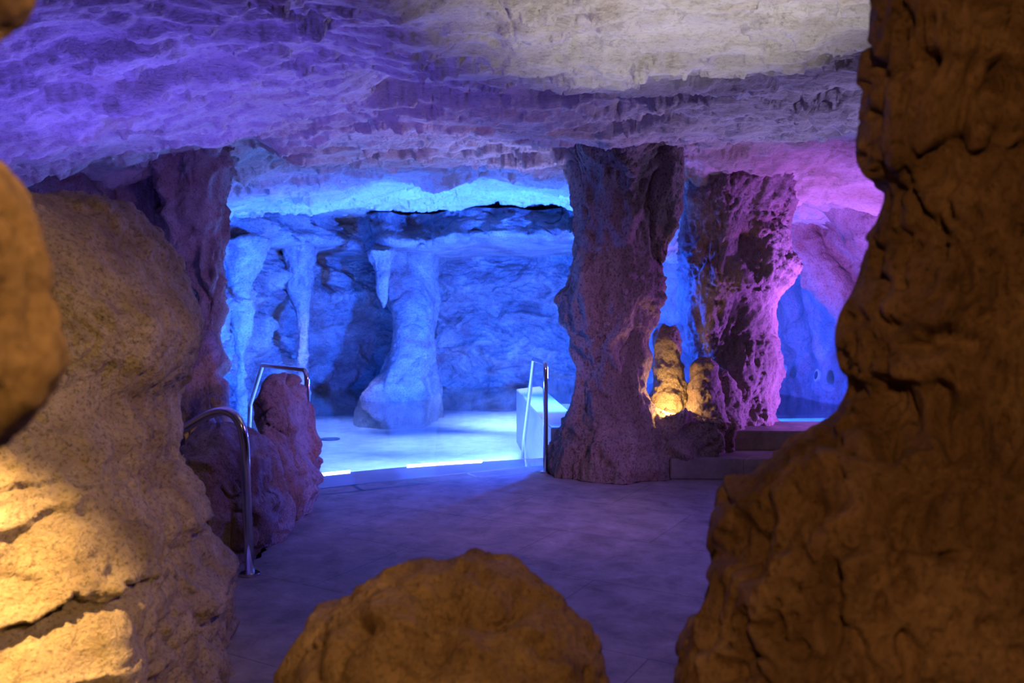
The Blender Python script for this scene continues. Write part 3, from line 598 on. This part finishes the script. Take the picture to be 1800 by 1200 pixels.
def r_grotto():
    cl = loft([(250, 240, 440), (300, 270, 412), (340, 285, 408), (400, 296, 406), (450, 320, 402), (500, 338, 398), (550, 348, 392), (600, 352, 386), (680, 352, 384), (860, 350, 386)], 7.6, 0.75)
    o = rock('rock_pillar', [cl], M['violet'], 0.018, dict(s=0.6, stretch=(1.2, 1.2, 0.6), lump=0.07, mid=0.06, fine=0.014, crack=0.04, seed=461), 4, bottom=-0.4,
             extra=allof(dent(at(325, 405, 7.3), (0.07, 0.3, 0.06), 0.12)))
    tag(o, 'reddish tapering rock column at the near corner of the blue grotto', 'rock pillar')
    bt = loft([(420, 640, 800), (455, 655, 778), (490, 664, 772), (530, 688, 771), (560, 694, 768), (600, 692, 767), (640, 676, 767), (675, 646, 768), (700, 630, 770), (730, 624, 772), (830, 618, 774)], 13.7, -0.9, sq=0.6, ydrift=lambda z: 0.9 * float(sstep(1.0, 2.2, z)))
    o = rock('rock_buttress', [bt], M['grotto'], 0.026, dict(s=1.2, stretch=(1, 1, 0.6), lump=0.06, mid=0.04, fine=0.016, crack=0.04, seed=471), 3)
    tag(o, 'rock buttress standing in the pool against the back wall', 'rock pillar')
    for rows, Y, sd, nm, lab in (
        ([(440, 650, 692), (470, 656, 686), (500, 660, 684), (530, 666, 682), (545, 670, 678)], 12.9, 481, 'rock_stalactite', 'small stalactite hanging beside the buttress in the pool'),
        ([(420, 385, 480), (450, 395, 468), (500, 398, 445), (550, 402, 447), (580, 408, 445), (610, 412, 434), (650, 416, 430), (700, 412, 432), (760, 410, 434)], 10.6, 491, 'rock_flowstone', 'blue lit flowstone column on the grotto side wall nearest the handrail'),
        ([(420, 490, 570), (455, 500, 557), (500, 500, 554), (540, 515, 548), (590, 522, 543), (650, 520, 540), (710, 516, 544)], 13.0, 501, 'rock_flowstone', 'pale flowstone column in the far corner of the blue grotto')):
        o = rock(nm, [loft(rows, Y, 0.9)], M['grotto'], 0.022, dict(s=0.7, stretch=(1, 1, 0.6), lump=0.03, mid=0.03, fine=0.012, crack=0.0, seed=sd), 3)
        tag(o, lab, 'stalactite' if 'stalactite' in nm else 'flowstone')
    rib = path_tube([at(1340, 330, 9.0), at(1385, 395, 9.0), at(1412, 440, 9.0), at(1455, 490, 9.0), at(1500, 560, 9.0), at(1540, 680, 9.0), at(1560, 800, 9.0)], [0.3, 0.26, 0.22, 0.2, 0.2, 0.22, 0.26])
    rib2 = path_tube([at(1400, 290, 9.2), at(1450, 360, 9.2), at(1490, 430, 9.2), at(1540, 500, 9.2), at(1600, 620, 9.2)], [0.4, 0.4, 0.38, 0.36, 0.36])
    o = rock('rock_arch', [rib, rib2], M['violet'], 0.02, dict(s=0.9, lump=0.05, mid=0.03, fine=0.01, crack=0.0, seed=511), 4)
    tag(o, 'smooth violet rock arch over the entrance of the blue tunnel', 'rock arch', kind='structure')
r_grotto()

# ------------------------------------------------------------------ handrails
def handrail(pts, rads, r, bases, label):
    root = empty('handrail', bases[0]); tag(root, label, 'handrail')
    bm_obj('rail', tube(fillet(pts, rads), r), M['steel'], root, pts[0], True)
    for b in bases: bm_obj('base_flange', disc(b, r * 2.2, 0.014), M['steel'], root, b, False)
    return root
fb = at(439, 1008, 4.45); top = at(426, 690, 4.47)
handrail([(fb.x, fb.y, 0.005), top, at(300, 768, 4.55), at(250, 800, 4.6)], [0.16, 0.05], 0.0245, [Vector((fb.x, fb.y, 0.0))], 'near steel handrail bending down behind the large tan boulder')
pb = Vector((-1.565, 6.5, 0.0))
handrail([pb + Vector((0, 0, 0.005)), (-1.565, 6.5, 0.93), (-2.14, 7.3, 0.915), (-2.45, 7.95, 0.5), (-2.6, 8.3, -0.4)], [0.07, 0.03, 0.03], 0.021, [pb], 'steel pool handrail rising behind the knobbly rock')
rb = at(959, 829, 7.24)
handrail([(rb.x, rb.y, 0.005), (rb.x - 0.003, 7.24, 0.935), (0.208, 8.2, 0.91), (0.135, 9.28, -0.02), (0.11, 9.6, -0.4)], [0.05, 0.03, 0.03], 0.021, [Vector((rb.x, rb.y, 0.0))], 'steel pool handrail beside the thick gnarled pillar')

# ------------------------------------------------------------------ small fittings
def drain(px, py, r, label):
    Y = (CAMH + 0.41) * F / (py - 540); p = at(px, py, Y); c = Vector((p.x, p.y, -0.42))
    o = empty('drain_cover', c); tag(o, label, 'drain')
    bm_obj('grate', disc(c, r, 0.012), M['dark'], o, c)
drain(580, 772, 0.14, 'dark round drain cover on the open pool floor')
drain(795, 714, 0.14, 'dark round drain cover beyond the buttress foot')
def glint_strip(t0, t1, label):
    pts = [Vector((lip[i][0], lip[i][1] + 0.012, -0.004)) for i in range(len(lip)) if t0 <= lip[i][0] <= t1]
    o = tag(bm_obj('glint_strip', tube(pts, 0.006, 8), M['glint_white']), label, 'lamp')  # glowing strip put in for the lamp reflections along the coping
glint_strip(-1.80, -1.30, 'glowing strip standing in for a lamp reflection on the pool edge beside the knobbly rock')
glint_strip(-0.95, -0.25, 'glowing strip standing in for a lamp reflection in the middle of the pool edge')
def wall_lamp(px, py, Y, label):
    p = at(px, py, Y); o = empty('wall_lamp', p); tag(o, label, 'lamp')
    for nm, r0, h, m in (('ring', 0.075, 0.03, M['trim']), ('lens', 0.05, 0.036, M['dark'])):
        bm = disc((0, 0, 0), r0, h); bmesh.ops.rotate(bm, verts=bm.verts, cent=(0, 0, 0), matrix=Matrix.Rotation(math.radians(-80), 3, 'Y')); bmesh.ops.translate(bm, verts=bm.verts, vec=p)
        bm_obj(nm, bm, m, o, p)
wall_lamp(1380, 651, 10.6, 'round recessed lamp low on the tunnel wall by the pink pillar')
wall_lamp(1439, 660, 9.9, 'round recessed lamp on the tunnel wall by the brown pillar')
def uplight(p, label, power):
    o = empty('uplight', p); tag(o, label, 'lamp')
    bm_obj('housing', disc(p, 0.045, 0.05), M['steel'], o, p)
    bm_obj('lens', disc(Vector(p) + Vector((0, 0, 0.05)), 0.036, 0.006, bev=0.002), M['lamp_warm'], o, p)
    l = point('uplight_glow', Vector(p) + Vector((0, 0, 0.10)), power, WARM, 0.03); l.parent = o; l.location = (0, 0, 0.10)
uplight((-2.08, 6.0, 0.0), 'small warm uplight hidden behind the knobbly rock by the near handrail', 3)
q = at(1172, 742, 7.22); uplight(q, 'small warm uplight at the foot of the tall stalagmite', 11)
